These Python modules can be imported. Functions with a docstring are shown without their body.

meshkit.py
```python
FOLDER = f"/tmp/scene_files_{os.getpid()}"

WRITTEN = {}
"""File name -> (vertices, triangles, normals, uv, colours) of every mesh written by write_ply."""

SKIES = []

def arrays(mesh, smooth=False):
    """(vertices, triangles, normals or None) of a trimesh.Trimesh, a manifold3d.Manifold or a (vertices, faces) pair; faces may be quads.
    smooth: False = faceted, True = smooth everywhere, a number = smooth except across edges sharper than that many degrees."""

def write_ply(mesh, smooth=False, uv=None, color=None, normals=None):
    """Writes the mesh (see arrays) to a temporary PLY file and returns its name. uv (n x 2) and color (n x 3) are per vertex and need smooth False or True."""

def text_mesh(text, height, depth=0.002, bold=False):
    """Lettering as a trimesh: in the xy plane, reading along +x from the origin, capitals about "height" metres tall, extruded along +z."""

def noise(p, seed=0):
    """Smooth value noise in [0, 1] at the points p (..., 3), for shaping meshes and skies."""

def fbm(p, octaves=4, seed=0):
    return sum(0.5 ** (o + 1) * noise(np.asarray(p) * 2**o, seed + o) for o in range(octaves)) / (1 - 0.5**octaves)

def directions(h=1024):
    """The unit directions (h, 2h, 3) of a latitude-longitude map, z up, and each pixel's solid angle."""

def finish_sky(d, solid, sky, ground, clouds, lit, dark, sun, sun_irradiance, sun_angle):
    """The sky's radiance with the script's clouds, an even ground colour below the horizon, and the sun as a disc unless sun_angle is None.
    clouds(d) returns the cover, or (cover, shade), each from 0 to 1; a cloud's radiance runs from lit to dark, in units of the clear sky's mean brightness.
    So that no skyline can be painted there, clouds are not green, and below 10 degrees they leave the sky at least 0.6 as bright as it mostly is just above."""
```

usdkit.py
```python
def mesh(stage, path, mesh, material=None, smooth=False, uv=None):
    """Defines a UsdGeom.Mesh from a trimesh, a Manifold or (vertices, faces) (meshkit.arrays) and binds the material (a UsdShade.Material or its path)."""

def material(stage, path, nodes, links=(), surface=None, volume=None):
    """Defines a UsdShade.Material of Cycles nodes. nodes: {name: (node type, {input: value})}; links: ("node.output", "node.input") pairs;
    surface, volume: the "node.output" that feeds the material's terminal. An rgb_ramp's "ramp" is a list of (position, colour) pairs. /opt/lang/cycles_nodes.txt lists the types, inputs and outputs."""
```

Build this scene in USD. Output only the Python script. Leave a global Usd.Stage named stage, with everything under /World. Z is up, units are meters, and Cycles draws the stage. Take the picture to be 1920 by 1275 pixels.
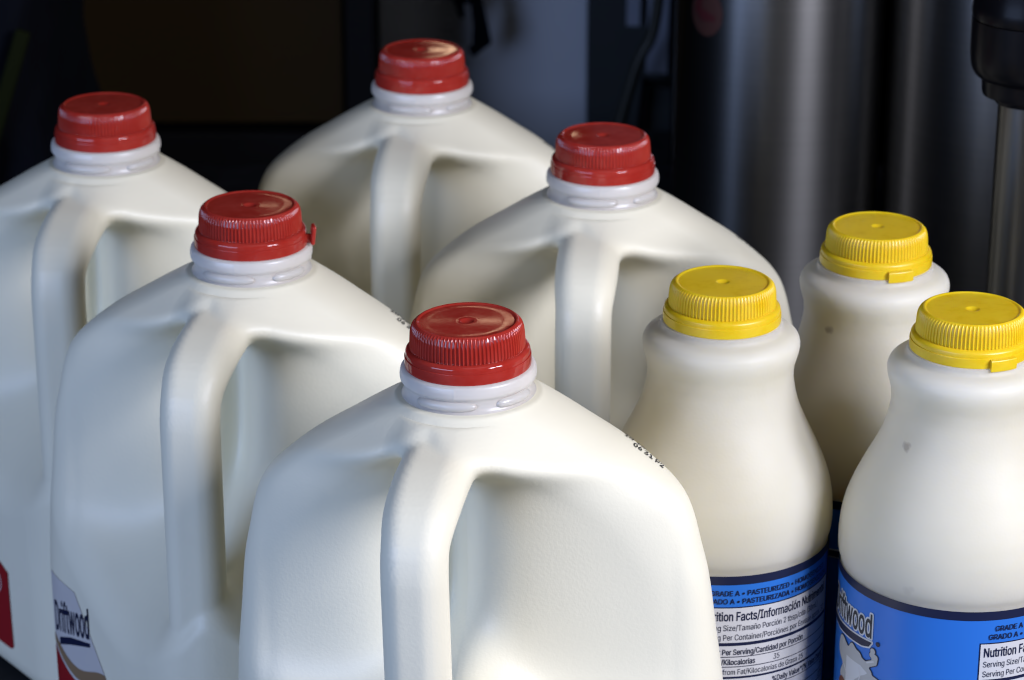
import math
import numpy as np
import trimesh
import meshkit
import usdkit
from pxr import Usd, UsdGeom, UsdLux, UsdShade, Gf, Sdf
from shapely.geometry import Polygon, LineString, Point, box as sbox
from shapely.ops import unary_union

stage = Usd.Stage.CreateInMemory()
UsdGeom.SetStageUpAxis(stage, UsdGeom.Tokens.z)
UsdGeom.SetStageMetersPerUnit(stage, 1.0)
W = UsdGeom.Xform.Define(stage, '/World')
UsdGeom.Scope.Define(stage, '/World/Looks')

# ------------------------------------------------------------------ camera
HC = 0.5306
cam = UsdGeom.Camera.Define(stage, '/World/camera')
cam.CreateHorizontalApertureAttr(36.0)
cam.CreateVerticalApertureAttr(36.0 * 680 / 1024)
cam.CreateFocalLengthAttr(95.6)
cam.CreateClippingRangeAttr(Gf.Vec2f(0.02, 50))
cam.CreateFStopAttr(20.0)
cam.CreateFocusDistanceAttr(0.885)
cam.CreateExposureAttr(0.0)
cam.AddTranslateOp().Set(Gf.Vec3d(0, 0, HC))
cam.AddRotateXOp().Set(90 - 21.1)

# ------------------------------------------------------------------ light: an open side on the right, cool daylight from the left front
def rect_light(name, pos, target, w, h, color, power):
    l = UsdLux.RectLight.Define(stage, '/World/' + name)
    l.CreateWidthAttr(w); l.CreateHeightAttr(h)
    l.CreateColorAttr(Gf.Vec3f(*color)); l.CreateIntensityAttr(power)
    p, t = np.array(pos, float), np.array(target, float)
    z = p - t; z /= np.linalg.norm(z)
    x = np.cross([0, 0, 1.0], z); x /= np.linalg.norm(x)
    y = np.cross(z, x)
    m = Gf.Matrix4d(*[float(v) for v in (*x, 0, *y, 0, *z, 0, *p, 1)])
    l.AddTransformOp().Set(m)
    return l

for k_, dx_ in enumerate((-0.11, 0.11)):
    rect_light('key_light_%03d' % (k_ + 1), (0.68 + dx_ * 0.4, 0.32 + dx_ * 0.92, 0.62), (dx_ * 0.4, 0.88 + dx_ * 0.92, 0.16), 0.15, 0.36, (0.94, 0.96, 1.13), 36)
rect_light('cool_daylight', (-1.3, -0.35, 0.5), (-0.05, 0.95, 0.15), 1.3, 0.8, (0.51, 0.69, 1.16), 5.8)
rect_light('overhead_daylight', (0.25, 0.35, 1.9), (0.0, 0.95, 0.15), 1.0, 0.7, (0.96, 0.97, 1.0), 0.6)

for k_, (p_, w_, h2_, i_) in enumerate([((-0.036, 1.96, 0.633), 0.042, 0.015, 3.0), ((-0.088, 1.96, 0.624), 0.034, 0.005, 2.2), ((-0.165, 1.80, 0.500), 0.020, 0.005, 3.0),
                                       ((0.030, 1.96, 0.490), 0.022, 0.010, 4.0), ((-0.050, 1.96, 0.430), 0.026, 0.013, 4.0)]):
    rect_light('back_lamp_%03d' % (k_ + 1), p_, (p_[0], 0.9, 0.2), w_, h2_, (1.0, 0.66, 0.42), i_)

# ------------------------------------------------------------------ helpers
LOOK = {}
def mat(name, nodes, links=(), surface='p.BSDF', volume=None):
    LOOK[name] = usdkit.material(stage, '/World/Looks/' + name, nodes, links, surface=surface, volume=volume)
    return LOOK[name]

def plain(name, col, rough=0.5, **kw):
    return mat(name, {'p': ('principled_bsdf', dict(base_color=col, roughness=rough, **kw))})

LIFT = 0.0                                  # parts are modelled about a datum this far above the base they stand on
TABLE = -0.025
used = {}
def numbered(parent, name):
    k = parent + '/' + name
    n = used.get(k, -1) + 1
    used[k] = n
    return k if n == 0 else '%s_%03d' % (k, n)

def path_of(p):
    return '/World' if p is None else (p if isinstance(p, str) else str(p.GetPath()))

def obj(name, mesh, material, parent=None, smooth=30):
    p = numbered(path_of(parent), name)
    if LIFT and parent is not None:
        mesh = trimesh.Trimesh(np.array(mesh.vertices) + [0, 0, LIFT], mesh.faces, process=False)
    return usdkit.mesh(stage, p, mesh, LOOK[material], smooth=smooth).GetPrim()

def tag(prim, label=None, category=None, group=None, kind=None):
    for k, v in (('label', label), ('category', category), ('group', group), ('kind', kind)):
        if v:
            prim.SetCustomDataByKey(k, v)
    return prim

def thing(name, label, category, loc=(0, 0, 0), rz=0.0, group=None, tilt=(0, 0)):
    x = UsdGeom.Xform.Define(stage, numbered('/World', name))
    x.AddTranslateOp().Set(Gf.Vec3d(loc[0], loc[1], loc[2] - LIFT))
    x.AddRotateXYZOp().Set(Gf.Vec3f(tilt[0], tilt[1], rz))
    return tag(x.GetPrim(), label, category, group)

def grid_mesh(P, wrap=True, cap0=False, cap1=False):
    """P: rings (n, m, 3), counter-clockwise seen from above, rising."""
    n, m = P.shape[:2]
    v = P.reshape(-1, 3)
    i, j = np.meshgrid(np.arange(n - 1), np.arange(m if wrap else m - 1), indexing='ij')
    k = (j + 1) % m
    a, b, c, d = i * m + j, i * m + k, (i + 1) * m + k, (i + 1) * m + j
    f = [np.stack([a, b, c], -1).reshape(-1, 3), np.stack([a, c, d], -1).reshape(-1, 3)]
    if cap0:
        v = np.vstack([v, P[0].mean(0)]); q = np.arange(m)
        f.append(np.stack([(q + 1) % m, q, np.full(m, len(v) - 1)], 1))
    if cap1:
        v = np.vstack([v, P[-1].mean(0)]); q = np.arange(m) + (n - 1) * m
        f.append(np.stack([q, (q - (n - 1) * m + 1) % m + (n - 1) * m, np.full(m, len(v) - 1)], 1))
    return trimesh.Trimesh(v, np.vstack(f), process=False)

def lathe(prof, m=128, cap0=False, cap1=False, mod=None):
    """prof: (r, z) pairs from the bottom outside up."""
    prof = np.asarray(prof, float)
    t = np.arange(m) / m * 2 * np.pi
    r = np.repeat(prof[:, :1], m, 1)
    if mod is not None:
        r = r + mod(t[None, :], prof[:, 1:2], r)
    P = np.stack([r * np.cos(t), r * np.sin(t), np.repeat(prof[:, 1:2], m, 1)], -1)
    return grid_mesh(P, True, cap0, cap1)

def spline(pts, n):
    from scipy.interpolate import PchipInterpolator
    pts = np.asarray(pts, float)
    d = np.r_[0, np.cumsum(np.linalg.norm(np.diff(pts, axis=0), axis=1))]
    t = np.linspace(0, d[-1], n)
    return np.stack([PchipInterpolator(d, pts[:, k])(t) for k in range(pts.shape[1])], 1)

def rounded_box(sx, sy, sz, r, seg=4):
    import manifold3d as m3
    s = m3.Manifold.sphere(r, seg * 4)
    hull = m3.Manifold.batch_hull([s.translate([a * (sx / 2 - r), b * (sy / 2 - r), c * (sz / 2 - r)]) for a in (-1, 1) for b in (-1, 1) for c in (-1, 1)])
    q = hull.to_mesh()
    return trimesh.Trimesh(q.vert_properties[:, :3], q.tri_verts, process=False)

def moved(m, loc, rz=0.0, rx=0.0, ry=0.0):
    m = m.copy()
    for ang, ax in ((rx, (1, 0, 0)), (ry, (0, 1, 0)), (rz, (0, 0, 1))):
        if ang:
            m.apply_transform(trimesh.transformations.rotation_matrix(ang, ax))
    m.apply_translation(loc)
    return m

def smin(a, b, k):
    h = np.clip(0.5 + 0.5 * (b - a) / k, 0, 1)
    return b + (a - b) * h - k * h * (1 - h)

def smax(a, b, k):
    return -smin(-a, -b, k)

def sstep(e0, e1, x):
    t = np.clip((x - e0) / (e1 - e0), 0, 1)
    return t * t * (3 - 2 * t)

def surface_nets(F, lo, h):
    """Naive surface nets of the samples F on a grid from lo with step h, inside F < 0."""
    n = np.array(F.shape)
    ins = F < 0
    c = np.zeros(n - 1 + 0, int)
    for dx, dy, dz in np.ndindex(2, 2, 2):
        c = c + ins[dx:n[0] - 1 + dx, dy:n[1] - 1 + dy, dz:n[2] - 1 + dz]
    act = (c > 0) & (c < 8)
    cells = np.argwhere(act)
    idx = -np.ones(n - 1, int)
    idx[act] = np.arange(len(cells))
    acc, cnt = np.zeros((len(cells), 3)), np.zeros(len(cells))
    corners = list(np.ndindex(2, 2, 2))
    for a in corners:
        for ax in range(3):
            if a[ax] == 0:
                b = list(a); b[ax] = 1
                fa = F[tuple((cells + a).T)]; fb = F[tuple((cells + b).T)]
                x = (fa < 0) != (fb < 0)
                t = np.where(x, fa / np.where(fa == fb, 1, fa - fb), 0)
                p = np.repeat(np.array(a, float)[None], len(cells), 0); p[:, ax] += t
                acc[x] += p[x]; cnt[x] += 1
    v = lo + h * (cells + acc / cnt[:, None])
    faces = []
    for ax in range(3):
        u, w = (ax + 1) % 3, (ax + 2) % 3
        s0 = [slice(1, -1)] * 3; s1 = [slice(1, -1)] * 3
        s0[ax] = slice(0, -1); s1[ax] = slice(1, None)
        e = ins[tuple(s0)] != ins[tuple(s1)]
        at = np.argwhere(e)
        at[:, u] += 1; at[:, w] += 1
        flip = ins[tuple(at.T)]
        q = []
        for du, dw in ((-1, -1), (0, -1), (0, 0), (-1, 0)):
            o = at.copy(); o[:, u] += du; o[:, w] += dw
            q.append(idx[tuple(o.T)])
        q = np.stack(q, 1)
        q[~flip] = q[~flip][:, ::-1]
        faces.append(q)
    q = np.vstack(faces)
    return trimesh.Trimesh(v, np.vstack([q[:, [0, 1, 2]], q[:, [0, 2, 3]]]), process=False)

# ------------------------------------------------------------------ materials
def hdpe(name, col, sss, rough, bump=0.05, scale=0.003, stain=0.0):
    nodes = {'tc': ('texture_coordinate', {}),
             'n': ('noise_texture', {'scale': 900.0, 'detail': 2.0}),
             'n2': ('noise_texture', {'scale': 26.0, 'detail': 3.0}),
             'r': ('rgb_ramp', {'ramp': [(0.3, tuple(c * (1 - stain) for c in col)), (0.7, col)]}),
             'b': ('bump', {'strength': bump, 'distance': 0.0006}),
             'p': ('principled_bsdf', {'roughness': rough, 'ior': 1.45, 'subsurface_weight': sss, 'subsurface_scale': scale,
                                       'subsurface_radius': (1.0, 0.92, 0.6), 'subsurface_method': 'random_walk'})}
    return mat(name, nodes, [('tc.object', 'n.vector'), ('tc.object', 'n2.vector'), ('n2.fac', 'r.fac'), ('r.color', 'p.base_color'),
                             ('n.fac', 'b.height'), ('b.normal', 'p.normal')])

hdpe('milky_plastic', (0.88, 0.829, 0.645), 0.0, 0.42, 0.10, 0.004, 0.03)
mat('creamy_plastic', {'tc': ('texture_coordinate', {}), 'oi': ('object_info', {}), 'sh': ('vector_math', {'math_type': 'add'}), 'shr': ('math', {'math_type': 'multiply', 'value2': 7.0}),
                       'n': ('noise_texture', {'scale': 900.0, 'detail': 2.0}), 'n2': ('noise_texture', {'scale': 22.0, 'detail': 4.0}),
                       'v': ('voronoi_texture', {'scale': 75.0}), 'w': ('noise_texture', {'scale': 260.0, 'detail': 2.0}),
                       'vd': ('math', {'math_type': 'multiply_add', 'value2': 0.25}), 'vm': ('map_range', {'from_min': 0.20, 'from_max': 0.28, 'to_min': 0.75, 'to_max': 0.0, 'clamp': True}),
                       'sel': ('separate_color', {}), 'sm': ('map_range', {'from_min': 0.74, 'from_max': 0.82, 'clamp': True}), 'ms': ('math', {'math_type': 'multiply'}),
                       'r': ('rgb_ramp', {'ramp': [(0.3, (0.63, 0.585, 0.455)), (0.65, (0.68, 0.635, 0.505))]}),
                       'mx': ('mix_color', {'b': (0.36, 0.31, 0.24)}), 'b': ('bump', {'strength': 0.06, 'distance': 0.0006}),
                       'p': ('principled_bsdf', {'roughness': 0.5, 'specular_ior_level': 0.35, 'ior': 1.45, 'subsurface_weight': 0.6, 'subsurface_scale': 0.004, 'subsurface_radius': (1.0, 0.92, 0.6)})},
    [('oi.random', 'shr.value1'), ('tc.object', 'sh.vector1'), ('shr.value', 'sh.vector2'), ('sh.vector', 'n2.vector'), ('sh.vector', 'v.vector'), ('sh.vector', 'w.vector'), ('tc.object', 'n.vector'),
     ('w.fac', 'vd.value1'), ('v.distance', 'vd.value3'), ('vd.value', 'vm.value'), ('v.color', 'sel.color'), ('sel.r', 'sm.value'), ('vm.result', 'ms.value1'), ('sm.result', 'ms.value2'),
     ('n2.fac', 'r.fac'), ('r.color', 'mx.a'), ('ms.value', 'mx.fac'), ('mx.result', 'p.base_color'), ('n.fac', 'b.height'), ('b.normal', 'p.normal')])
mat('neck_plastic', {'p': ('principled_bsdf', {'base_color': (0.78, 0.69, 0.60), 'roughness': 0.3, 'subsurface_weight': 0.5, 'subsurface_scale': 0.003,
                                               'subsurface_radius': (1.0, 0.8, 0.75)})})
def cap_plastic(name, col, worn, r0, r1):
    mat(name, {'tc': ('texture_coordinate', {}), 'oi': ('object_info', {}), 'k': ('math', {'math_type': 'multiply', 'value2': 9.0}), 'sh': ('vector_math', {'math_type': 'add'}),
               'n': ('noise_texture', {'scale': 120.0, 'detail': 5.0, 'roughness': 0.65}), 'n2': ('noise_texture', {'scale': 900.0, 'detail': 2.0}),
               'c': ('rgb_ramp', {'ramp': [(0.35, col), (0.75, worn)]}), 'r': ('map_range', {'from_min': 0.3, 'from_max': 0.7, 'to_min': r0, 'to_max': r1}),
               'b': ('bump', {'strength': 0.012, 'distance': 0.0003}), 'p': ('principled_bsdf', {'subsurface_weight': 0.15, 'subsurface_scale': 0.001})},
        [('oi.random', 'k.value1'), ('tc.object', 'sh.vector1'), ('k.value', 'sh.vector2'), ('sh.vector', 'n.vector'), ('sh.vector', 'n2.vector'), ('n.fac', 'c.fac'), ('c.color', 'p.base_color'),
         ('n.fac', 'r.value'), ('r.result', 'p.roughness'), ('n2.fac', 'b.height'), ('b.normal', 'p.normal')])
cap_plastic('red_plastic', (0.36, 0.023, 0.015), (0.41, 0.042, 0.030), 0.03, 0.12)
cap_plastic('yellow_plastic', (0.73, 0.475, 0.006), (0.77, 0.53, 0.022), 0.28, 0.45)
plain('blue_label', (0.026, 0.165, 0.58), 0.35)
plain('navy_ink', (0.010, 0.014, 0.045), 0.4)
plain('white_label', (0.62, 0.61, 0.60), 0.4)
plain('lavender_label', (0.62, 0.585, 0.56), 0.4)
plain('red_ink', (0.30, 0.012, 0.016), 0.4)
plain('tan_ink', (0.28, 0.18, 0.10), 0.4)
plain('grey_ink', (0.45, 0.45, 0.43), 0.4)
plain('light_grey_ink', (0.62, 0.63, 0.63), 0.4)
plain('brown_ink', (0.20, 0.07, 0.03), 0.4)
plain('black_ink', (0.03, 0.03, 0.035), 0.5)
plain('black_plastic', (0.004, 0.004, 0.005), 0.28, specular_ior_level=0.12)
plain('black_fabric', (0.003, 0.0035, 0.006), 0.9, specular_ior_level=0.1)
plain('dark_green', (0.008, 0.010, 0.002), 0.9, specular_ior_level=0.08)
plain('cabinet_brown', (0.020, 0.0115, 0.0025), 0.6, specular_ior_level=0.12)
plain('cabinet_black', (0.003, 0.003, 0.004), 0.6, specular_ior_level=0.12)
plain('grey_wall', (0.68, 0.70, 0.76), 0.6)
plain('dark_steel', (0.13, 0.13, 0.125), 0.34, metallic=1.0)
plain('rack_grey', (0.014, 0.018, 0.020), 0.6)
plain('rack_slat', (0.2, 0.22, 0.28), 0.6)
plain('dark_olive', (0.009, 0.009, 0.003), 0.5)
plain('sticker_brown', (0.055, 0.02, 0.016), 0.5)
plain('sticker_red', (0.06, 0.006, 0.009), 0.5)
mat('table_laminate', {'tc': ('texture_coordinate', {}), 'n': ('noise_texture', {'scale': 60.0, 'detail': 4.0}),
                       'r': ('rgb_ramp', {'ramp': [(0.35, (0.008, 0.009, 0.012)), (0.7, (0.016, 0.018, 0.024))]}),
                       'p': ('principled_bsdf', {'roughness': 0.6, 'specular_ior_level': 0.15})},
    [('tc.object', 'n.vector'), ('n.fac', 'r.fac'), ('r.color', 'p.base_color')])
mat('brushed_steel', {'tc': ('texture_coordinate', {}), 'm': ('mapping', {'scale': (4.0, 4.0, 1500.0)}),
                      'n': ('noise_texture', {'scale': 1.0, 'detail': 3.0}),
                      'b': ('bump', {'strength': 0.05, 'distance': 0.0002}),
                      'r': ('map_range', {'to_min': 0.30, 'to_max': 0.36}),
                      'p': ('principled_bsdf', {'base_color': (0.30, 0.295, 0.285), 'metallic': 1.0, 'anisotropic': 0.6, 'anisotropic_rotation': 0.25}),
                      't': ('tangent', {'direction_type': 'radial', 'axis': 'z'})},
    [('tc.object', 'm.vector'), ('m.vector', 'n.vector'), ('n.fac', 'b.height'), ('b.normal', 'p.normal'), ('n.fac', 'r.value'), ('r.result', 'p.roughness'), ('t.tangent', 'p.tangent')])

# ------------------------------------------------------------------ the setting
tag(obj('table_top', moved(rounded_box(2.6, 1.75, 0.03, 0.004), (0, 0.90, TABLE - 0.015)), 'table_laminate'), kind='structure')

# ------------------------------------------------------------------ milk jug (millimetres inside, metres out)
from scipy.interpolate import PchipInterpolator
_D = PchipInterpolator(*np.array([(-26, 70), (-25, 71), (-23.5, 76), (-20, 83), (-13, 85.5), (60, 86.3), (88, 84.9), (110, 82.3), (130, 79.8), (141, 77.3), (150, 75.2), (156.5, 72.8), (161.5, 69.4),
                                  (166.5, 64.2), (174, 54.6), (181, 43), (186, 34.6), (189.5, 28.3), (191.5, 24.6), (193, 22.8), (196, 22.4)]).T)
_R = PchipInterpolator(*np.array([(-26, 18), (0, 18), (140, 18), (165, 20), (187, 23.5), (193, 22.8), (196, 22.4)]).T)

def jug_body(a, b, z):
    D, r = _D(z), _R(z)
    s = (D - r) / math.sqrt(2) + r
    r = r + (33.5 - r) * sstep(0, -35, b) * sstep(150, 90, z)
    u, v = np.abs((a + b) / math.sqrt(2)), np.abs((b - a) / math.sqrt(2))
    qx, qy = u - (s - r), v - (s - r)
    f = np.hypot(np.maximum(qx, 0), np.maximum(qy, 0)) + np.minimum(np.maximum(qx, qy), 0) - r
    zr = 92 + 20 * np.exp(-(a / 26) ** 2)
    t = zr - z
    ramp = (1.0 + 1.4 * np.exp(-(a / 26) ** 2)) * 0.5 * (t + np.sqrt(t * t + 90))
    top = 2.0 * 0.5 * ((z - 171) + np.sqrt((z - 171) ** 2 + 30))
    d = 12 + 0.24 * np.maximum(70 - np.abs(a), 0) - 44 * np.exp(-np.sqrt((a + 7) ** 2 + 16) / 11.5) + ramp + top
    g = -(b + d) / np.sqrt(1 + 0.6 * sstep(-12, 12, t))
    return smax(f, g, 8.0 + 5.0 * sstep(135, 165, z))

_hp = spline([(-8, 177), (-26, 179), (-43, 177.6), (-57, 174.3), (-64.5, 170.3), (-68.9, 164), (-70.2, 155), (-70.2, 122), (-70.2, 104), (-70.2, 88), (-70.0, 72), (-69, 56), (-66, 40), (-62, 28)], 90)

def jug_handle(a, b, z):
    """Distance to the handle: a rounded strap along the path in the b-z plane."""
    P, Q = _hp[:-1], _hp[1:]
    best = np.full(np.shape(b), 1e9); bz = np.zeros(np.shape(b))
    for p, q in zip(P, Q):
        e = q - p
        t = np.clip(((b - p[0]) * e[0] + (z - p[1]) * e[1]) / (e @ e), 0, 1)
        dd = np.hypot(b - p[0] - t * e[0], z - p[1] - t * e[1])
        m = dd < best
        best = np.where(m, dd, best); bz = np.where(m, p[1] + t * e[1], bz)
    hw = 2.8 + 1.5 * sstep(165, 178, bz)
    return np.hypot(np.maximum(np.abs(a + 3.0) - hw, 0), best) - 8.0

def ray_grid(fun, zs, m, centre):
    """Radial surface of fun(a, b, z) < 0 about the point (0, centre(z))."""
    t = np.arange(m) / m * 2 * np.pi
    T, Z = np.meshgrid(t, zs)
    cb = np.repeat(centre(zs)[:, None], m, 1)
    lo, hi = np.zeros_like(T), np.full_like(T, 130.0)
    for _ in range(26):
        mid = (lo + hi) / 2
        inside = fun(mid * np.cos(T), cb + mid * np.sin(T), Z) < 0
        lo, hi = np.where(inside, mid, lo), np.where(inside, hi, mid)
    return np.stack([lo * np.cos(T), cb + lo * np.sin(T), Z], -1)

_zs = np.r_[np.linspace(-25, -11, 16), np.linspace(-9, 48, 20)[:-1], np.linspace(48, 192.2, 150)]
_body = grid_mesh(ray_grid(jug_body, _zs, 420, lambda z: 26 * sstep(191, 165, z)) / 1000, True, True, True)

h_ = 1.0
ax_ = [np.arange(lo, hi, h_) for lo, hi in ((-34, 35), (-92, 6), (10, 200))]
A_, B_, Z_ = np.meshgrid(*ax_, indexing='ij')
def handle_solid(a, b, z):
    fb, fh = jug_body(a, b, np.clip(z, -25, 195)), jug_handle(a, b, z)
    k = 9.0
    s = smin(fb, fh, k) + 0.03
    return np.maximum(np.maximum(np.maximum(s, -(fb + 30.0)), fh - 11.0), z - 190.0)
_F = handle_solid(A_, B_, Z_)
_handle = surface_nets(_F, np.array([-34, -92, 10.0]), h_)
def _grad(p, e=0.2):
    g = np.stack([handle_solid(*(p + e * d).T) - handle_solid(*(p - e * d).T) for d in np.eye(3)], 1) / (2 * e)
    return g
for _ in range(3):
    v = np.array(_handle.vertices); g = _grad(v)
    step = handle_solid(*v.T)[:, None] * g / np.maximum((g * g).sum(1, keepdims=True), 1e-3)
    _handle.vertices = v - np.clip(step, -0.5, 0.5)
_handle = trimesh.Trimesh(np.array(_handle.vertices) / 1000, _handle.faces, process=False)

RIBS = 88
def cap_parts(tab_angle=None):
    """Screw cap: ribbed shell with a dished top, origin at the underside of the tamper band."""
    ms = RIBS * 8
    prof = np.array([(18.7, 6.3), (18.75, 7.2), (18.7, 8.5), (18.6, 10), (18.5, 11.5), (18.3, 12.8), (17.9, 13.9), (17.5, 14.6), (17.05, 15.1), (16.6, 15.35), (16.2, 15.3), (15.9, 15.0),
                     (15.5, 14.85), (12, 14.9), (8, 14.95), (4, 15.0), (2.6, 15.0), (2.25, 14.9), (1.9, 14.65), (1.3, 14.35), (0.6, 14.25), (0.1, 14.2)]) / 1000
    def mod(t, z, r):
        w = np.maximum(0, np.cos(t * RIBS)) ** 2.0
        amp = 0.00058 * sstep(0.0165, 0.0174, r) * sstep(0.0152, 0.0140, z)
        return amp * (w - 0.35)
    shell = lathe(prof, ms, False, True, mod)
    band = lathe(np.array([(19.2, 0.0), (20.6, 0.0), (20.9, 0.25), (20.98, 0.8), (20.95, 3.4), (20.88, 3.75), (20.6, 3.85), (20.62, 4.1), (20.6, 5.2), (20.35, 5.8), (19.8, 6.2), (19.4, 6.4), (18.7, 6.5), (18.5, 6.5)]) / 1000, 160)
    return shell, band

def tab_mesh(w, h, d):
    return rounded_box(w, d, h, min(w, h, d) * 0.35)

_shell, _band = cap_parts()
SMOOTH = {'cap': 60, 'tamper_band': 40}

def neck_mesh():
    prof = spline([(24.3, 189.5), (23.2, 191.0), (22.3, 192.2), (21.7, 193), (21.35, 193.9), (21.2, 195), (21.3, 196), (21.8, 196.9), (22.25, 197.3), (22.6, 198.1), (22.65, 199), (22.5, 200.2), (22.2, 201.2), (21.3, 201.7), (20.3, 201.8), (19, 201.8)], 70)
    def mod(t, z, r):
        seam = 0.00012 * np.exp(-((t - 4.72) / 0.012) ** 2) * sstep(0.1875, 0.190, z)
        return seam
    return lathe(prof / 1000, 360, True, True, mod)

def lug_mesh(t0, t1, zc, hz, r, depth):
    """One raised pad on the neck: a soft sausage along an arc."""
    n, m = 40, 20
    t = np.linspace(t0, t1, n); u = np.linspace(-1, 1, n)
    k = np.sqrt(np.clip(1 - np.abs(u) ** 5, 0.0, 1))
    ph = np.arange(m) / m * 2 * np.pi
    rr = r + depth * k[:, None] * np.cos(ph)[None]
    zz = zc + hz * k[:, None] * np.sin(ph)[None]
    P = np.stack([rr * np.cos(t)[:, None], rr * np.sin(t)[:, None], zz], -1)[:, ::-1]
    return grid_mesh(P, True, True, True)

# ---- flat print
def to_mesh(poly):
    gs = [g for g in getattr(poly, 'geoms', [poly]) if g.area > 1e-12]
    out = []
    for g in gs:
        v, f = trimesh.creation.triangulate_polygon(g, engine='earcut')
        if len(f):
            out.append((np.c_[v, np.zeros(len(v))], f))
    n, V, Fs = 0, [], []
    for v, f in out:
        V.append(v); Fs.append(f + n); n += len(v)
    m = trimesh.Trimesh(np.vstack(V), np.vstack(Fs), process=False)
    fn = np.cross(m.vertices[m.faces[:, 1]] - m.vertices[m.faces[:, 0]], m.vertices[m.faces[:, 2]] - m.vertices[m.faces[:, 0]])[:, 2]
    f = np.array(m.faces); f[fn < 0] = f[fn < 0][:, ::-1]
    return trimesh.Trimesh(m.vertices, f, process=False)

def fine(m, edge):
    v, f = trimesh.remesh.subdivide_to_size(m.vertices, m.faces, edge, max_iter=12)
    return trimesh.Trimesh(v, f, process=False)

def glyphs(text, height, sx=1.0, bold=False, shear=0.0):
    """Flat lettering as a mesh in the xy plane, capitals height tall, squeezed sideways by sx. Returns mesh and width."""
    m = meshkit.text_mesh(text, height, 0.001, bold)
    v, f = np.array(m.vertices), np.array(m.faces)
    keep = (v[f][:, :, 2] > 0.0005).all(1)
    f = f[keep]
    u, inv = np.unique(f.ravel(), return_inverse=True)
    v, f = v[u].copy(), inv.reshape(-1, 3)
    v[:, 2] = 0
    v[:, 0] = (v[:, 0] - v[:, 0].min()) * sx + shear * v[:, 1]
    return trimesh.Trimesh(v, f, process=False), v[:, 0].max()

def glyph_outline(text, height, grow, sx=1.0, bold=False):
    m, w = glyphs(text, height, sx, bold)
    p = unary_union([Polygon(m.vertices[t][:, :2]).buffer(1e-6) for t in m.faces])
    return p, p.buffer(grow)

# ---- jug labels: printed film on the flat face towards the camera's left, face coordinates s (0 at left corner, to the front), z
def face_point(s, z, off):
    """Point of the jug's left front face; s in metres from the left corner along the face."""
    e = np.array([1, -1, 0]) / math.sqrt(2)             # from the left corner towards the front corner
    n = np.array([-1, -1, 0]) / math.sqrt(2)
    half = 65.2 / 1000
    # the face is the body's own surface: stand off along its normal
    base = n * half - e * half
    return base + np.asarray(s)[..., None] * e + np.array([0, 0, 1]) * np.asarray(z)[..., None] + n * off

def on_face(m, off):
    v = np.array(m.vertices)
    P = face_point(v[:, 0], v[:, 1], 0.0) * 1000
    n = np.array([-1, -1, 0]) / math.sqrt(2)
    lo, hi = np.full(len(P), -60.0), np.full(len(P), 8.0)       # find the surface along the face's normal
    for _ in range(24):
        mid = (lo + hi) / 2
        q = P + mid[:, None] * n
        inside = jug_body(q[:, 0], q[:, 1], q[:, 2]) < 0
        lo, hi = np.where(inside, mid, lo), np.where(inside, hi, mid)
    q = P + (lo + off * 1000)[:, None] * n
    return trimesh.Trimesh(q / 1000, m.faces, process=False)

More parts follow.
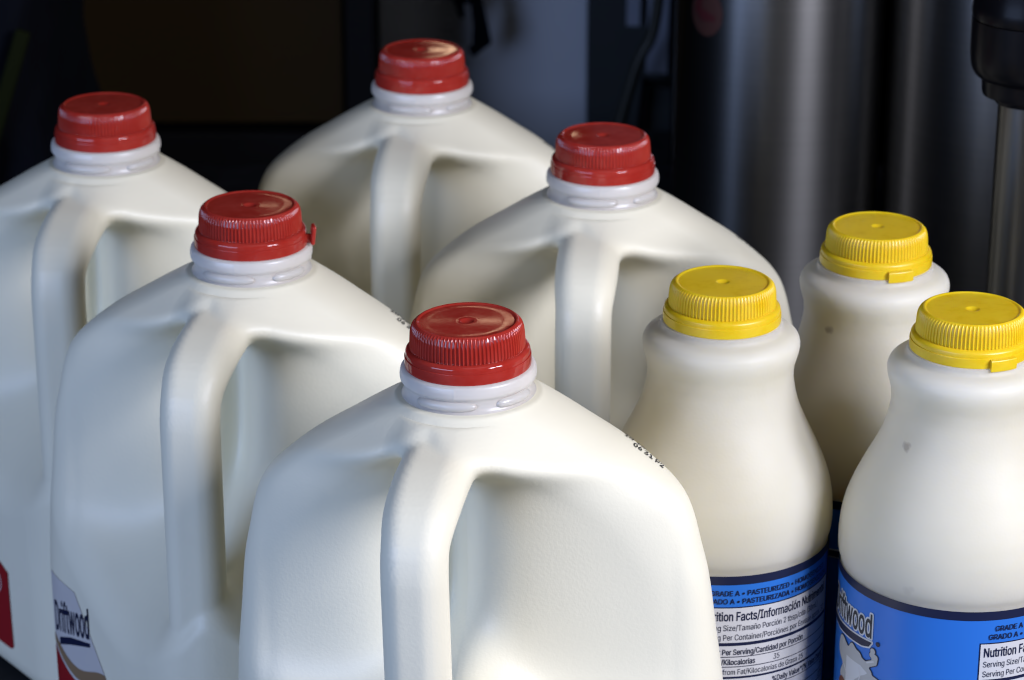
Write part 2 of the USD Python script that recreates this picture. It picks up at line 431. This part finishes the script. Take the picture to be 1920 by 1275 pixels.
LAB_TOP = 0.0745
def jug_label(parent, detail=True):
    out = Polygon([(0.012, -0.010), (0.0765, -0.010), (0.0785, -0.0095), (0.080, -0.008), (0.080, 0.027), (0.064, 0.034), (0.022, 0.079), (0.012, 0.079)]).intersection(sbox(0, -0.1, 0.1, 0.064))
    lab = obj('label', on_face(fine(to_mesh(out), 0.004), 0.00025), 'lavender_label', parent, True)
    xs = np.linspace(0.012, 0.080, 40)
    wave = 0.0305 + 0.0048 * np.sin((xs - 0.048) / 0.030 * np.pi)
    red = Polygon([(0.012, -0.010), (0.0765, -0.010), (0.0785, -0.0095), (0.080, -0.008)] + list(zip(xs[::-1], wave[::-1] - 0.0015))).intersection(out)
    tan = Polygon(list(zip(xs, wave + 0.0002)) + list(zip(xs[::-1], wave[::-1] + 0.0042 - 0.001 * np.cos(xs[::-1] * 90)))).intersection(out)
    obj('red_field', on_face(fine(to_mesh(red), 0.004), 0.00038), 'red_ink', lab, True)
    obj('tan_swoosh', on_face(fine(to_mesh(tan), 0.004), 0.00038), 'tan_ink', lab, True)
    g, w = glyphs('Driftwood', 0.0125, 0.42, True)
    g = trimesh.Trimesh(np.array(g.vertices) + [0.0150, 0.0395, 0], g.faces, process=False)
    v = np.array(g.vertices); v[:, 1] += (v[:, 0] - 0.015) * 0.30; g = trimesh.Trimesh(v, g.faces, process=False)
    obj('lettering', on_face(g, 0.00040), 'navy_ink', lab, True)
    bar = Polygon([(0.0190, 0.0345), (0.0300, 0.0390), (0.0480, 0.0455), (0.0480, 0.0472), (0.0300, 0.0422), (0.0190, 0.0378)])
    obj('logo_bar', on_face(fine(to_mesh(bar), 0.004), 0.00038), 'navy_ink', lab, True)
    ring = Point(0.0665, 0.020).buffer(0.0068).difference(Point(0.0665, 0.020).buffer(0.0061))
    leaf = Polygon([(0.0635, 0.0175), (0.066, 0.0235), (0.0695, 0.0225), (0.0675, 0.0175)])
    obj('emblem', on_face(fine(to_mesh(unary_union([ring, leaf]).intersection(out)), 0.003), 0.00045), 'lavender_label', lab, True)
    return lab

# ---- lot code inked on the shoulder just beyond the right corner
def lot_code(parent):
    t1, w1 = glyphs('10 18', 0.0036, 0.8, True)
    t2, w2 = glyphs('06 31 P2', 0.0036, 0.75, True)
    for i, t in enumerate((t1, t2)):
        v = np.array(t.vertices)
        run, side = v[:, 0], v[:, 1]
        ang = math.radians(9.0) - i * math.radians(5.5) + side / 0.055
        rad0 = 0.0515 + run * 0.62 + i * 0.003
        # drop on the shoulder from above
        A, B = rad0 * np.cos(ang) * 1000, rad0 * np.sin(ang) * 1000
        lo, hi = np.full(len(v), 120.0), np.full(len(v), 200.0)
        for _ in range(24):
            mid = (lo + hi) / 2
            ins = jug_body(A, B, np.clip(mid, -25, 195)) < 0
            lo, hi = np.where(ins, mid, lo), np.where(ins, hi, mid)
        obj('date_code', trimesh.Trimesh(np.stack([A, B, lo + 0.35], 1) / 1000, t.faces, process=False), 'black_ink', parent, True)

LIFT = -TABLE

def make_jug(name, label, loc, phi, tab=None, tilt=(0, 0)):
    t = thing(name, label, 'milk jug', loc, -phi, 'half gallon milk jugs with red caps', tilt)
    obj('body', _body, 'milky_plastic', t, True)
    obj('handle', _handle, 'milky_plastic', t, 50)
    nk = obj('neck', neck_mesh(), 'neck_plastic', t, 50)
    for t0, t1 in ((4.03, 5.06), (5.36, 6.1), (0.35, 1.3), (1.9, 2.9)):
        obj('neck_lug', lug_mesh(t0, t1, 0.1946, 0.0017, 0.0212, 0.0016), 'neck_plastic', nk, 50)
    rot = 0.0
    cp = obj('cap', moved(_shell, (0, 0, 0.2016), rot), 'red_plastic', t, 40)
    obj('tamper_band', moved(_band, (0, 0, 0.2016)), 'red_plastic', cp, 40)
    if tab is not None:
        a = tab
        arm = moved(rounded_box(0.0036, 0.0022, 0.0035, 0.0007), (0.0216 * math.cos(a), 0.0216 * math.sin(a), 0.2040), a)
        pull = moved(rounded_box(0.0016, 0.0052, 0.0072, 0.0007), (0.0231 * math.cos(a), 0.0231 * math.sin(a), 0.2056), a + 0.25, 0, 0.12)
        obj('pull_tab', trimesh.util.concatenate([arm, pull]), 'red_plastic', cp, 40)
    return t

front = make_jug('milk_jug', 'nearest white milk jug in the middle foreground, its red cap lowest of the five', (-0.0094, 0.8305, 0), 11.5, None, (0, -1.3))
jug_label(front); lot_code(front)
second = make_jug('milk_jug', 'white milk jug whose red cap has a pull tab sticking out on its right', (-0.0966, 0.952, 0), 11.5, 0.15)
jug_label(second); lot_code(second)

def jug_copy(label, loc, phi, source):
    r = thing('milk_jug', label, 'milk jug', loc, -phi, 'half gallon milk jugs with red caps')
    r.GetReferences().AddInternalReference(source.GetPath())
    r.SetInstanceable(True)
    return r
jug_copy('white milk jug cut off by the left edge, red print low on its side', (-0.169, 1.0853, 0), 7.0, front)
jug_copy('white milk jug behind the yellow capped bottles, beside the steel urns', (0.0363, 1.0409, 0), 5.0, front)
jug_copy('rearmost white milk jug in front of the pale grey wall, its red cap highest', (-0.0401, 1.1718, 0), 5.6, front)

# ------------------------------------------------------------------ creamer bottles
BR = 41.0
_bp = spline([(33, -25), (37, -24.0), (39.5, -21), (40.3, -17), (40.3, 60), (40.3, 120.3), (40.6, 121.2), (41.2, 123), (41.5, 127), (41.2, 133), (40.1, 139), (37.9, 145), (34.3, 152), (30.6, 158.5),
              (27.6, 165), (26.2, 170.5), (25.7, 174), (25.9, 177.5), (26.7, 180.7), (27.4, 183.5), (27.6, 185.5), (27.2, 187.4), (26.0, 189), (24.2, 190.1), (22.6, 190.6), (21.6, 191.2), (21.3, 192.3), (21.2, 193.2), (20.5, 193.6), (18, 193.7)], 220)
BZ = 2.0
_bp[:, 1] = _bp[:, 1] + BZ * sstep(130, 180, _bp[:, 1]) - 4.0 * sstep(15, 60, _bp[:, 1]) * sstep(180, 120, _bp[:, 1])
CAPZ = (193.4 + BZ) / 1000
_bottle = lathe(_bp / 1000, 200, True, True)
LT = 0.1153                                                       # label top
RL = 0.0407

def on_bottle(m, off, edge=None):
    v = np.array(m.vertices)
    t = v[:, 0] / RL
    r = RL + off
    return trimesh.Trimesh(np.stack([r * np.sin(t), -r * np.cos(t), LT + v[:, 1]], 1), m.faces, process=False)

def rect(s0, s1, z0, z1, off):
    return on_bottle(fine(to_mesh(sbox(s0, z0, s1, z1)), 0.003), off)

def label_text(parent, text, h, s, z, sx, bold=False, ink='navy_ink', align='left', off=0.00030, maxw=None):
    g, w = glyphs(text, h, sx, bold)
    if maxw and w > maxw:
        g = trimesh.Trimesh(np.array(g.vertices) * [maxw / w, 1, 1], g.faces, process=False); w = maxw
    x = s - (w if align == 'right' else w / 2 if align == 'centre' else 0)
    obj('lettering', on_bottle(trimesh.Trimesh(np.array(g.vertices) + [x, z, 0], g.faces, process=False), off), ink, parent, True)

def bottle_label(t):
    circ = 2 * np.pi * RL
    full = np.linspace(-circ / 2, circ / 2, 193)
    z = np.array([-0.105, 0.0])
    P = np.stack([np.stack([RL * np.sin(full[:-1] / RL), -RL * np.cos(full[:-1] / RL), np.full(192, LT + q)], 1) for q in z])
    lab = obj('label', grid_mesh(P), 'blue_label', t, True)
    P = np.stack([np.stack([(RL + 0.00012) * np.sin(full[:-1] / RL), -(RL + 0.00012) * np.cos(full[:-1] / RL), np.full(192, LT + q)], 1) for q in (-0.0031, 0.0002)])
    obj('top_band', grid_mesh(P), 'navy_ink', lab, True)
    obj('side_field', rect(0.0625, 0.098, -0.105, -0.0032, 0.00014), 'navy_ink', lab, True)
    # approval lines and the facts panel
    label_text(lab, 'GRADE A • PASTEURIZED • HOMOGENIZED', 0.0019, 0.030, -0.0072, 0.92, True, align='centre', maxw=0.053)
    label_text(lab, 'GRADO A • PASTEURIZADA • HOMOGENIZADA', 0.0019, 0.030, -0.0103, 0.92, True, align='centre', maxw=0.058)
    obj('panel_frame', rect(-0.0004, 0.0604, -0.105, -0.0116, 0.00014), 'navy_ink', lab, True)
    pan = obj('facts_panel', rect(0.0, 0.060, -0.105, -0.0120, 0.00022), 'white_label', lab, True)
    L = lambda text, h, z, bold=False, s=0.0012, align='left', sx=0.72, maxw=0.0575: label_text(lab, text, h, s, z, sx, bold, align=align, off=0.00036, maxw=maxw)
    R = lambda z, h: obj('rule', rect(0.0012, 0.0588, z, z + h, 0.00036), 'navy_ink', lab, True)
    L('Nutrition Facts/Información Nutrimental', 0.0033, -0.0168, True, maxw=0.0575, sx=0.66)
    L('Serving Size/Tamaño Porción 2 tbsp/cda (30mL)', 0.0022, -0.0207)
    L('Serving Per Container/Porciónes por Envase aprox. 32', 0.0022, -0.0244)
    R(-0.0266, 0.0012)
    L('Amount Per Serving/Cantidad por Porción', 0.0021, -0.0301, True)
    R(-0.0311, 0.0003)
    L('Calories/Kilocalorías', 0.0021, -0.0340, True, maxw=0.0265); L('35', 0.0021, -0.0340, s=0.0286)
    R(-0.0350, 0.0003)
    L('Calories from Fat/Kilocalorías de Grasa 25', 0.0021, -0.0379)
    R(-0.0395, 0.0008)
    L('%Daily Value*/% Valor Diario*', 0.0021, -0.0428, True, s=0.0585, align='right')
    R(-0.0438, 0.0003)
    L('Total Fat/Grasa Total', 0.0021, -0.0466, True, maxw=0.0255); L('3g', 0.0021, -0.0466, s=0.0275); L('5%', 0.0021, -0.0466, s=0.0585, align='right')
    R(-0.0476, 0.0003)
    L('Saturated Fat/Grasa Saturada 2g', 0.0021, -0.0505, s=0.004, maxw=0.036); L('10%', 0.0021, -0.0505, s=0.0585, align='right')
    R(-0.0515, 0.0003)
    L('Trans Fat/Grasa Trans 0g', 0.0021, -0.0543, s=0.004)
    # dark tool drawn beside the panel
    obj('drawn_handle', on_bottle(fine(to_mesh(Polygon([(-0.0105, -0.0285), (-0.0004, -0.0275), (-0.0004, -0.0292), (-0.0105, -0.0302)])), 0.003), 0.00030), 'navy_ink', lab, True)
    obj('drawn_head', on_bottle(fine(to_mesh(Polygon([(-0.0145, -0.0268), (-0.0115, -0.0262), (-0.0105, -0.0268), (-0.0103, -0.0310), (-0.0143, -0.0316)])), 0.003), 0.00034), 'black_ink', lab, True)
    # the name, black with a pale outline, climbing to the right, on a dark swoosh
    poly, grown = glyph_outline('Driftwood', 0.0088, 0.0006, 0.50, True)
    w = poly.bounds[2]
    def place(p, off, ink, name):
        m = fine(to_mesh(p), 0.003)
        v = np.array(m.vertices)
        v = np.stack([v[:, 0] - w - 0.0395, v[:, 1] - 0.0175 + 0.0 * v[:, 0], v[:, 2]], 1)
        obj(name, on_bottle(trimesh.Trimesh(v, m.faces, process=False), off), ink, lab, True)
    place(grown, 0.00022, 'light_grey_ink', 'name_outline')
    place(poly, 0.00032, 'black_ink', 'name_lettering')
    sw = Polygon([(-0.078, -0.0195), (-0.06, -0.0200), (-0.0392, -0.0192), (-0.0405, -0.0212), (-0.0440, -0.0222), (-0.060, -0.0228), (-0.078, -0.0215)])
    obj('swoosh_outline', on_bottle(fine(to_mesh(sw.buffer(0.0006)), 0.003), 0.00022), 'light_grey_ink', lab, True)
    obj('swoosh', on_bottle(fine(to_mesh(sw), 0.003), 0.00032), 'navy_ink', lab, True)
    dot = Point(-0.0365, -0.0188).buffer(0.0009)
    obj('mark_dot', on_bottle(to_mesh(dot), 0.00030), 'navy_ink', lab, True)
    # splash of milk
    th = np.linspace(0, 2 * np.pi, 90, endpoint=False)
    rr = 0.0088 + 0.0016 * np.sin(3 * th + 0.4) + 0.0013 * np.sin(5 * th + 1.2) + 0.0006 * np.sin(9 * th)
    blob = Polygon(np.stack([-0.0500 + rr * np.cos(th) * 1.0, -0.0335 + rr * 1.15 * np.sin(th)], 1)).buffer(0)
    arm1 = LineString([(-0.0480, -0.0270), (-0.0415, -0.0285), (-0.0375, -0.0262), (-0.0372, -0.0243), (-0.0388, -0.0238)]).buffer(0.0011)
    arm2 = Polygon([(-0.0440, -0.0300), (-0.0345, -0.0325), (-0.0425, -0.0350)])
    drop = Point(-0.0385, -0.0222).buffer(0.0011)
    splash = unary_union([blob, arm1, arm2]).buffer(0.0006).buffer(-0.0006)
    obj('splash_outline', on_bottle(fine(to_mesh(unary_union([splash, drop]).buffer(0.00035)), 0.003), 0.00024), 'navy_ink', lab, True)
    obj('milk_splash', on_bottle(fine(to_mesh(unary_union([splash, drop])), 0.003), 0.00033), 'grey_ink', lab, True)
    inner = blob.buffer(-0.0022).intersection(sbox(-0.053, -0.05, -0.03, -0.0300))
    obj('splash_light', on_bottle(fine(to_mesh(inner), 0.003), 0.00036), 'light_grey_ink', lab, True)
    hl = unary_union([LineString([(-0.0545, -0.0345), (-0.052, -0.0375), (-0.0475, -0.0375)]).buffer(0.00035), LineString([(-0.0448, -0.0365), (-0.0440, -0.0335), (-0.0450, -0.0312)]).buffer(0.0003),
                      LineString([(-0.0410, -0.0275), (-0.0380, -0.0260)]).buffer(0.0003)])
    obj('splash_shine', on_bottle(to_mesh(hl), 0.00040), 'white_label', lab, True)
    obj('brown_patch', on_bottle(fine(to_mesh(Point(-0.0555, -0.0425).buffer(0.0028)), 0.003), 0.00042), 'brown_ink', lab, True)
    # tall rounded letter under the splash
    o1 = Point(-0.0330, -0.0420).buffer(0.0062); o2 = Point(-0.0330, -0.0420).buffer(0.0054); o3 = Point(-0.0330, -0.0420).buffer(0.0028)
    obj('round_outline', on_bottle(fine(to_mesh(o1), 0.003), 0.00024), 'light_grey_ink', lab, True)
    obj('round_letter', on_bottle(fine(to_mesh(o2.difference(o3)), 0.003), 0.00034), 'navy_ink', lab, True)

def _low(m):
    return trimesh.Trimesh(np.array(m.vertices) * [0.985, 0.985, 0.93], m.faces, process=False)

def make_bottle(label, loc, rz, tab_world=None):
    t = thing('creamer_bottle', label, 'bottle', loc, rz, 'cream bottles with yellow caps')
    obj('body', _bottle, 'creamy_plastic', t, 50)
    cp = obj('cap', moved(_low(_shell), (0, 0, CAPZ), 0.3), 'yellow_plastic', t, 40)
    obj('tamper_band', moved(_low(_band), (0, 0, CAPZ)), 'yellow_plastic', cp, 40)
    if tab_world is not None:
        a = tab_world - math.radians(rz)
        n, m = 14, 2
        tt = np.linspace(-0.22, 0.22, 24) + a
        prof = np.array([(20.6, -0.6), (22.0, -0.6), (22.3, -0.2), (22.3, 2.9), (22.0, 3.3), (20.6, 3.5)]) / 1000
        P = np.stack([np.stack([r * np.cos(tt), r * np.sin(tt), np.full(24, CAPZ + z)], 1) for r, z in prof])
        m_ = grid_mesh(P, False)
        ends = []
        for k, order in ((0, 1), (23, -1)):
            idx = [i * 24 + k for i in range(len(prof))][::order]
            ends += [[idx[0], idx[i + 1], idx[i]] for i in range(1, len(idx) - 1)]
        m_ = trimesh.Trimesh(m_.vertices, np.vstack([m_.faces, ends]), process=False)
        obj('pull_tab', m_, 'yellow_plastic', cp, 40)
    bottle_label(t)
    return t

make_bottle('yellow capped bottle of cream pressed against the right side of the nearest jug', (0.0733, 0.889, 0), -13.0, None)
make_bottle('yellow capped bottle at the right edge with bright blue label in view', (0.1558, 0.8619, 0), 4.0, math.radians(-68))
make_bottle('rearmost yellow capped bottle, standing between and behind the other two', (0.1345, 0.949, 0), 75.0, math.radians(-72))

# ------------------------------------------------------------------ steel urns behind
def urn(label, loc, r, h, name='steel_urn'):
    t = thing(name, label, 'coffee urn', loc, 0, None)
    obj('body', lathe(np.array([(r - 0.006, -0.025), (r - 0.001, -0.022), (r, -0.017), (r, h * 0.5), (r, h - 0.006), (r - 0.003, h), (r - 0.012, h + 0.003)]), 160, True, True), 'brushed_steel', t, 40)
    obj('base_ring', lathe(np.array([(r + 0.0015, -0.025), (r + 0.003, -0.023), (r + 0.003, -0.013), (r + 0.0015, -0.011)]), 120, True, True), 'black_plastic', t, 40)
    return t
u1 = urn('brushed steel urn with a round brown sticker, left of the two', (0.1475, 1.46, 0), 0.0575, 0.36)
def on_urn(m, r):
    v = np.array(m.vertices); t = v[:, 0] / r
    return trimesh.Trimesh(np.stack([r * np.sin(t), -r * np.cos(t), v[:, 1]], 1), m.faces, process=False)
st = obj('sticker', on_urn(fine(to_mesh(Polygon([(-0.0494 + 0.0115 * math.cos(a), 0.170 + 0.0128 * math.sin(a)) for a in np.linspace(0, 2 * np.pi, 48, endpoint=False)])), 0.003), 0.0578), 'sticker_brown', u1, True)
obj('sticker_print', on_urn(fine(to_mesh(Polygon([(-0.058, 0.170), (-0.056, 0.178), (-0.052, 0.178), (-0.0535, 0.172), (-0.043, 0.169), (-0.043, 0.166), (-0.052, 0.165)])), 0.003), 0.0580), 'sticker_red', st, True)
urn('plain brushed steel urn at the right edge, half hidden by the black fitting', (0.281, 1.44, 0), 0.075, 0.36)

d = thing('dispenser_column', 'black stepped plastic fitting on a thin steel column at the right edge', 'dispenser', (0.2025, 1.03, 0))
def zc(pts):
    return np.array([(r * 0.85, 0.0934 + 0.824 * (z + 0.0035)) for r, z in pts])
obj('column', lathe(np.vstack([[(0.0114, -0.025)], zc([(0.0135, 0.10), (0.0135, 0.172), (0.0135, 0.18)])]), 96, True, True), 'dark_steel', d, 40)
hd = obj('head', lathe(spline(zc([(0.020, 0.1785), (0.0225, 0.1787), (0.0255, 0.181), (0.0272, 0.1855), (0.0278, 0.193), (0.0279, 0.2075)]), 30), 96, True, True), 'black_plastic', d, 40)
obj('upper_housing', lathe(spline(zc([(0.0276, 0.2080), (0.0281, 0.2088), (0.0281, 0.2105), (0.0272, 0.219), (0.0265, 0.24), (0.0270, 0.26), (0.028, 0.33)]), 40), 96, True, True), 'black_plastic', hd, 40)
obj('lower_collar', lathe(zc([(0.0195, 0.1700), (0.0210, 0.1705), (0.0214, 0.172), (0.0218, 0.1784), (0.0218, 0.179)]), 96, True, True), 'black_plastic', hd, 40)
obj('nozzle', lathe(zc([(0.0140, 0.1662), (0.0150, 0.1665), (0.0153, 0.168), (0.0153, 0.1702)]), 96, True, True), 'black_plastic', hd, 40)

# ------------------------------------------------------------------ dark background
def block(name, label, cat, parts, loc):
    t = thing(name, label, cat, loc)
    for pn, size, off, m in parts:
        obj(pn, moved(rounded_box(*size, min(size) * 0.08), off), m, t, 30)
    return t
LIFT = 0.0
block('cabinet', 'dark brown cabinet behind the two left jugs', 'cabinet',
      [('door', (0.205, 0.02, 0.62), (0.0, 0.0, 0.30), 'cabinet_brown'), ('side_frame', (0.020, 0.03, 0.62), (0.1135, -0.004, 0.30), 'cabinet_black'), ('plinth', (0.25, 0.03, 0.06), (0, -0.002, -0.045), 'cabinet_black')], (-0.218, 1.83, 0.0))
tag(obj('wall', moved(rounded_box(0.158, 0.03, 1.04, 0.002), (-0.0215, 2.02, -0.20)), 'grey_wall'), 'pale grey panel wall between the dark cabinet and the urns', 'wall', kind='structure')

def slab(poly, depth, y):
    """An upright sheet: the polygon in x-z, depth metres thick, its front at y."""
    m = trimesh.creation.extrude_polygon(poly, depth, engine='earcut')
    v = np.array(m.vertices)
    return trimesh.Trimesh(np.stack([v[:, 0], y + depth - v[:, 2], v[:, 1]], 1), m.faces, process=False)

sp = thing('hanging_strap', 'black strap hanging in a loop in front of the pale grey wall', 'strap')
outer = Polygon([(-0.0462, 0.30), (-0.0215, 0.30), (-0.0222, 0.050), (-0.0150, 0.0140), (-0.0285, 0.0035), (-0.0325, 0.0090), (-0.0330, 0.0330), (-0.0370, 0.0330), (-0.0395, 0.0350), (-0.0450, 0.0520)])
slit = Polygon([(-0.0352, 0.0440), (-0.0280, 0.0440), (-0.0295, 0.0120), (-0.0345, 0.0100)])
obj('webbing', slab(outer.difference(slit).buffer(0.001).buffer(-0.001), 0.004, 1.945), 'black_fabric', sp)
obj('strap_end', slab(Polygon([(-0.0300, 0.0450), (-0.0225, 0.0480), (-0.0165, 0.0160), (-0.0270, 0.0070)]), 0.003, 1.940), 'black_fabric', sp)

rk = thing('shelf_rack', 'dark rack with pale upright slats and a crossbar left of the urns', 'rack')
obj('back_panel', moved(rounded_box(0.085, 0.01, 0.9, 0.002), (0.0985, 1.96, 0.1)), 'rack_grey', rk)
obj('slat', slab(Polygon([(0.0835, 0.031), (0.0930, 0.031), (0.0950, 0.3), (0.0860, 0.3)]), 0.006, 1.93), 'rack_slat', rk)
obj('slat', slab(Polygon([(0.0985, -0.004), (0.1135, -0.005), (0.1170, 0.3), (0.1020, 0.3)]), 0.006, 1.93), 'rack_slat', rk)
obj('crossbar', slab(Polygon([(0.0960, -0.0075), (0.1220, -0.0105), (0.1220, -0.0145), (0.0960, -0.0110)]), 0.008, 1.92), 'cabinet_black', rk)
obj('post', slab(Polygon([(0.0905, -0.06), (0.0945, -0.06), (0.0985, -0.006), (0.0955, -0.006)]), 0.008, 1.92), 'cabinet_black', rk)
obj('lower_panel', slab(Polygon([(0.0965, -0.05), (0.1190, -0.05), (0.1190, -0.016), (0.0965, -0.014)]), 0.006, 1.935), 'rack_grey', rk)
obj('corner_post', slab(Polygon([(0.1165, -0.08), (0.1235, -0.08), (0.1235, 0.35), (0.1175, 0.35)]), 0.02, 1.91), 'cabinet_black', rk)
hs = [np.array(p) for p in ((0.1095, 1.90, 0.30), (0.1050, 1.90, 0.062), (0.0945, 1.90, 0.020), (0.0845, 1.90, -0.010), (0.0770, 1.90, -0.040), (0.070, 1.90, -0.08))]
from scipy.interpolate import CubicSpline
cs = CubicSpline(np.linspace(0, 1, len(hs)), np.array(hs))
path = cs(np.linspace(0, 1, 60)); dv = cs(np.linspace(0, 1, 60), 1); dv /= np.linalg.norm(dv, axis=1, keepdims=True)
side = np.cross(dv, [0, 1.0, 0]); side /= np.linalg.norm(side, axis=1, keepdims=True)
an = np.arange(20) / 20 * 2 * np.pi
P = path[:, None] + 0.0042 * (np.cos(an)[None, :, None] * side[:, None] + np.sin(an)[None, :, None] * np.array([0, 1.0, 0]))
tag(obj('hose', grid_mesh(P, True, True, True), 'dark_olive'), 'dark olive hose running diagonally across the rack behind', 'hose')

bg = thing('bag', 'soft black bag with a slanted olive strap at the far left edge', 'bag', (-0.352, 1.60, TABLE))
bm = fine(rounded_box(0.18, 0.16, 0.30, 0.03, 6), 0.012)
v = np.array(bm.vertices)
nz = np.stack([meshkit.fbm(v * 16 + q, 3, 5 + i) for i, q in enumerate((0, 7.3, 15.1))], 1) - 0.5
v = v + nz * 0.030
v[:, 0] += 0.00 - 0.05 * np.clip(v[:, 2] - 0.02, 0, 1) * 1.6
obj('cloth', trimesh.Trimesh(v + [0, 0, 0.150], bm.faces, process=False), 'black_fabric', bg, True)
obj('strap', moved(rounded_box(0.009, 0.006, 0.13, 0.002), (0.052, -0.088, 0.100), 0, 0, 0.33), 'dark_green', bg)
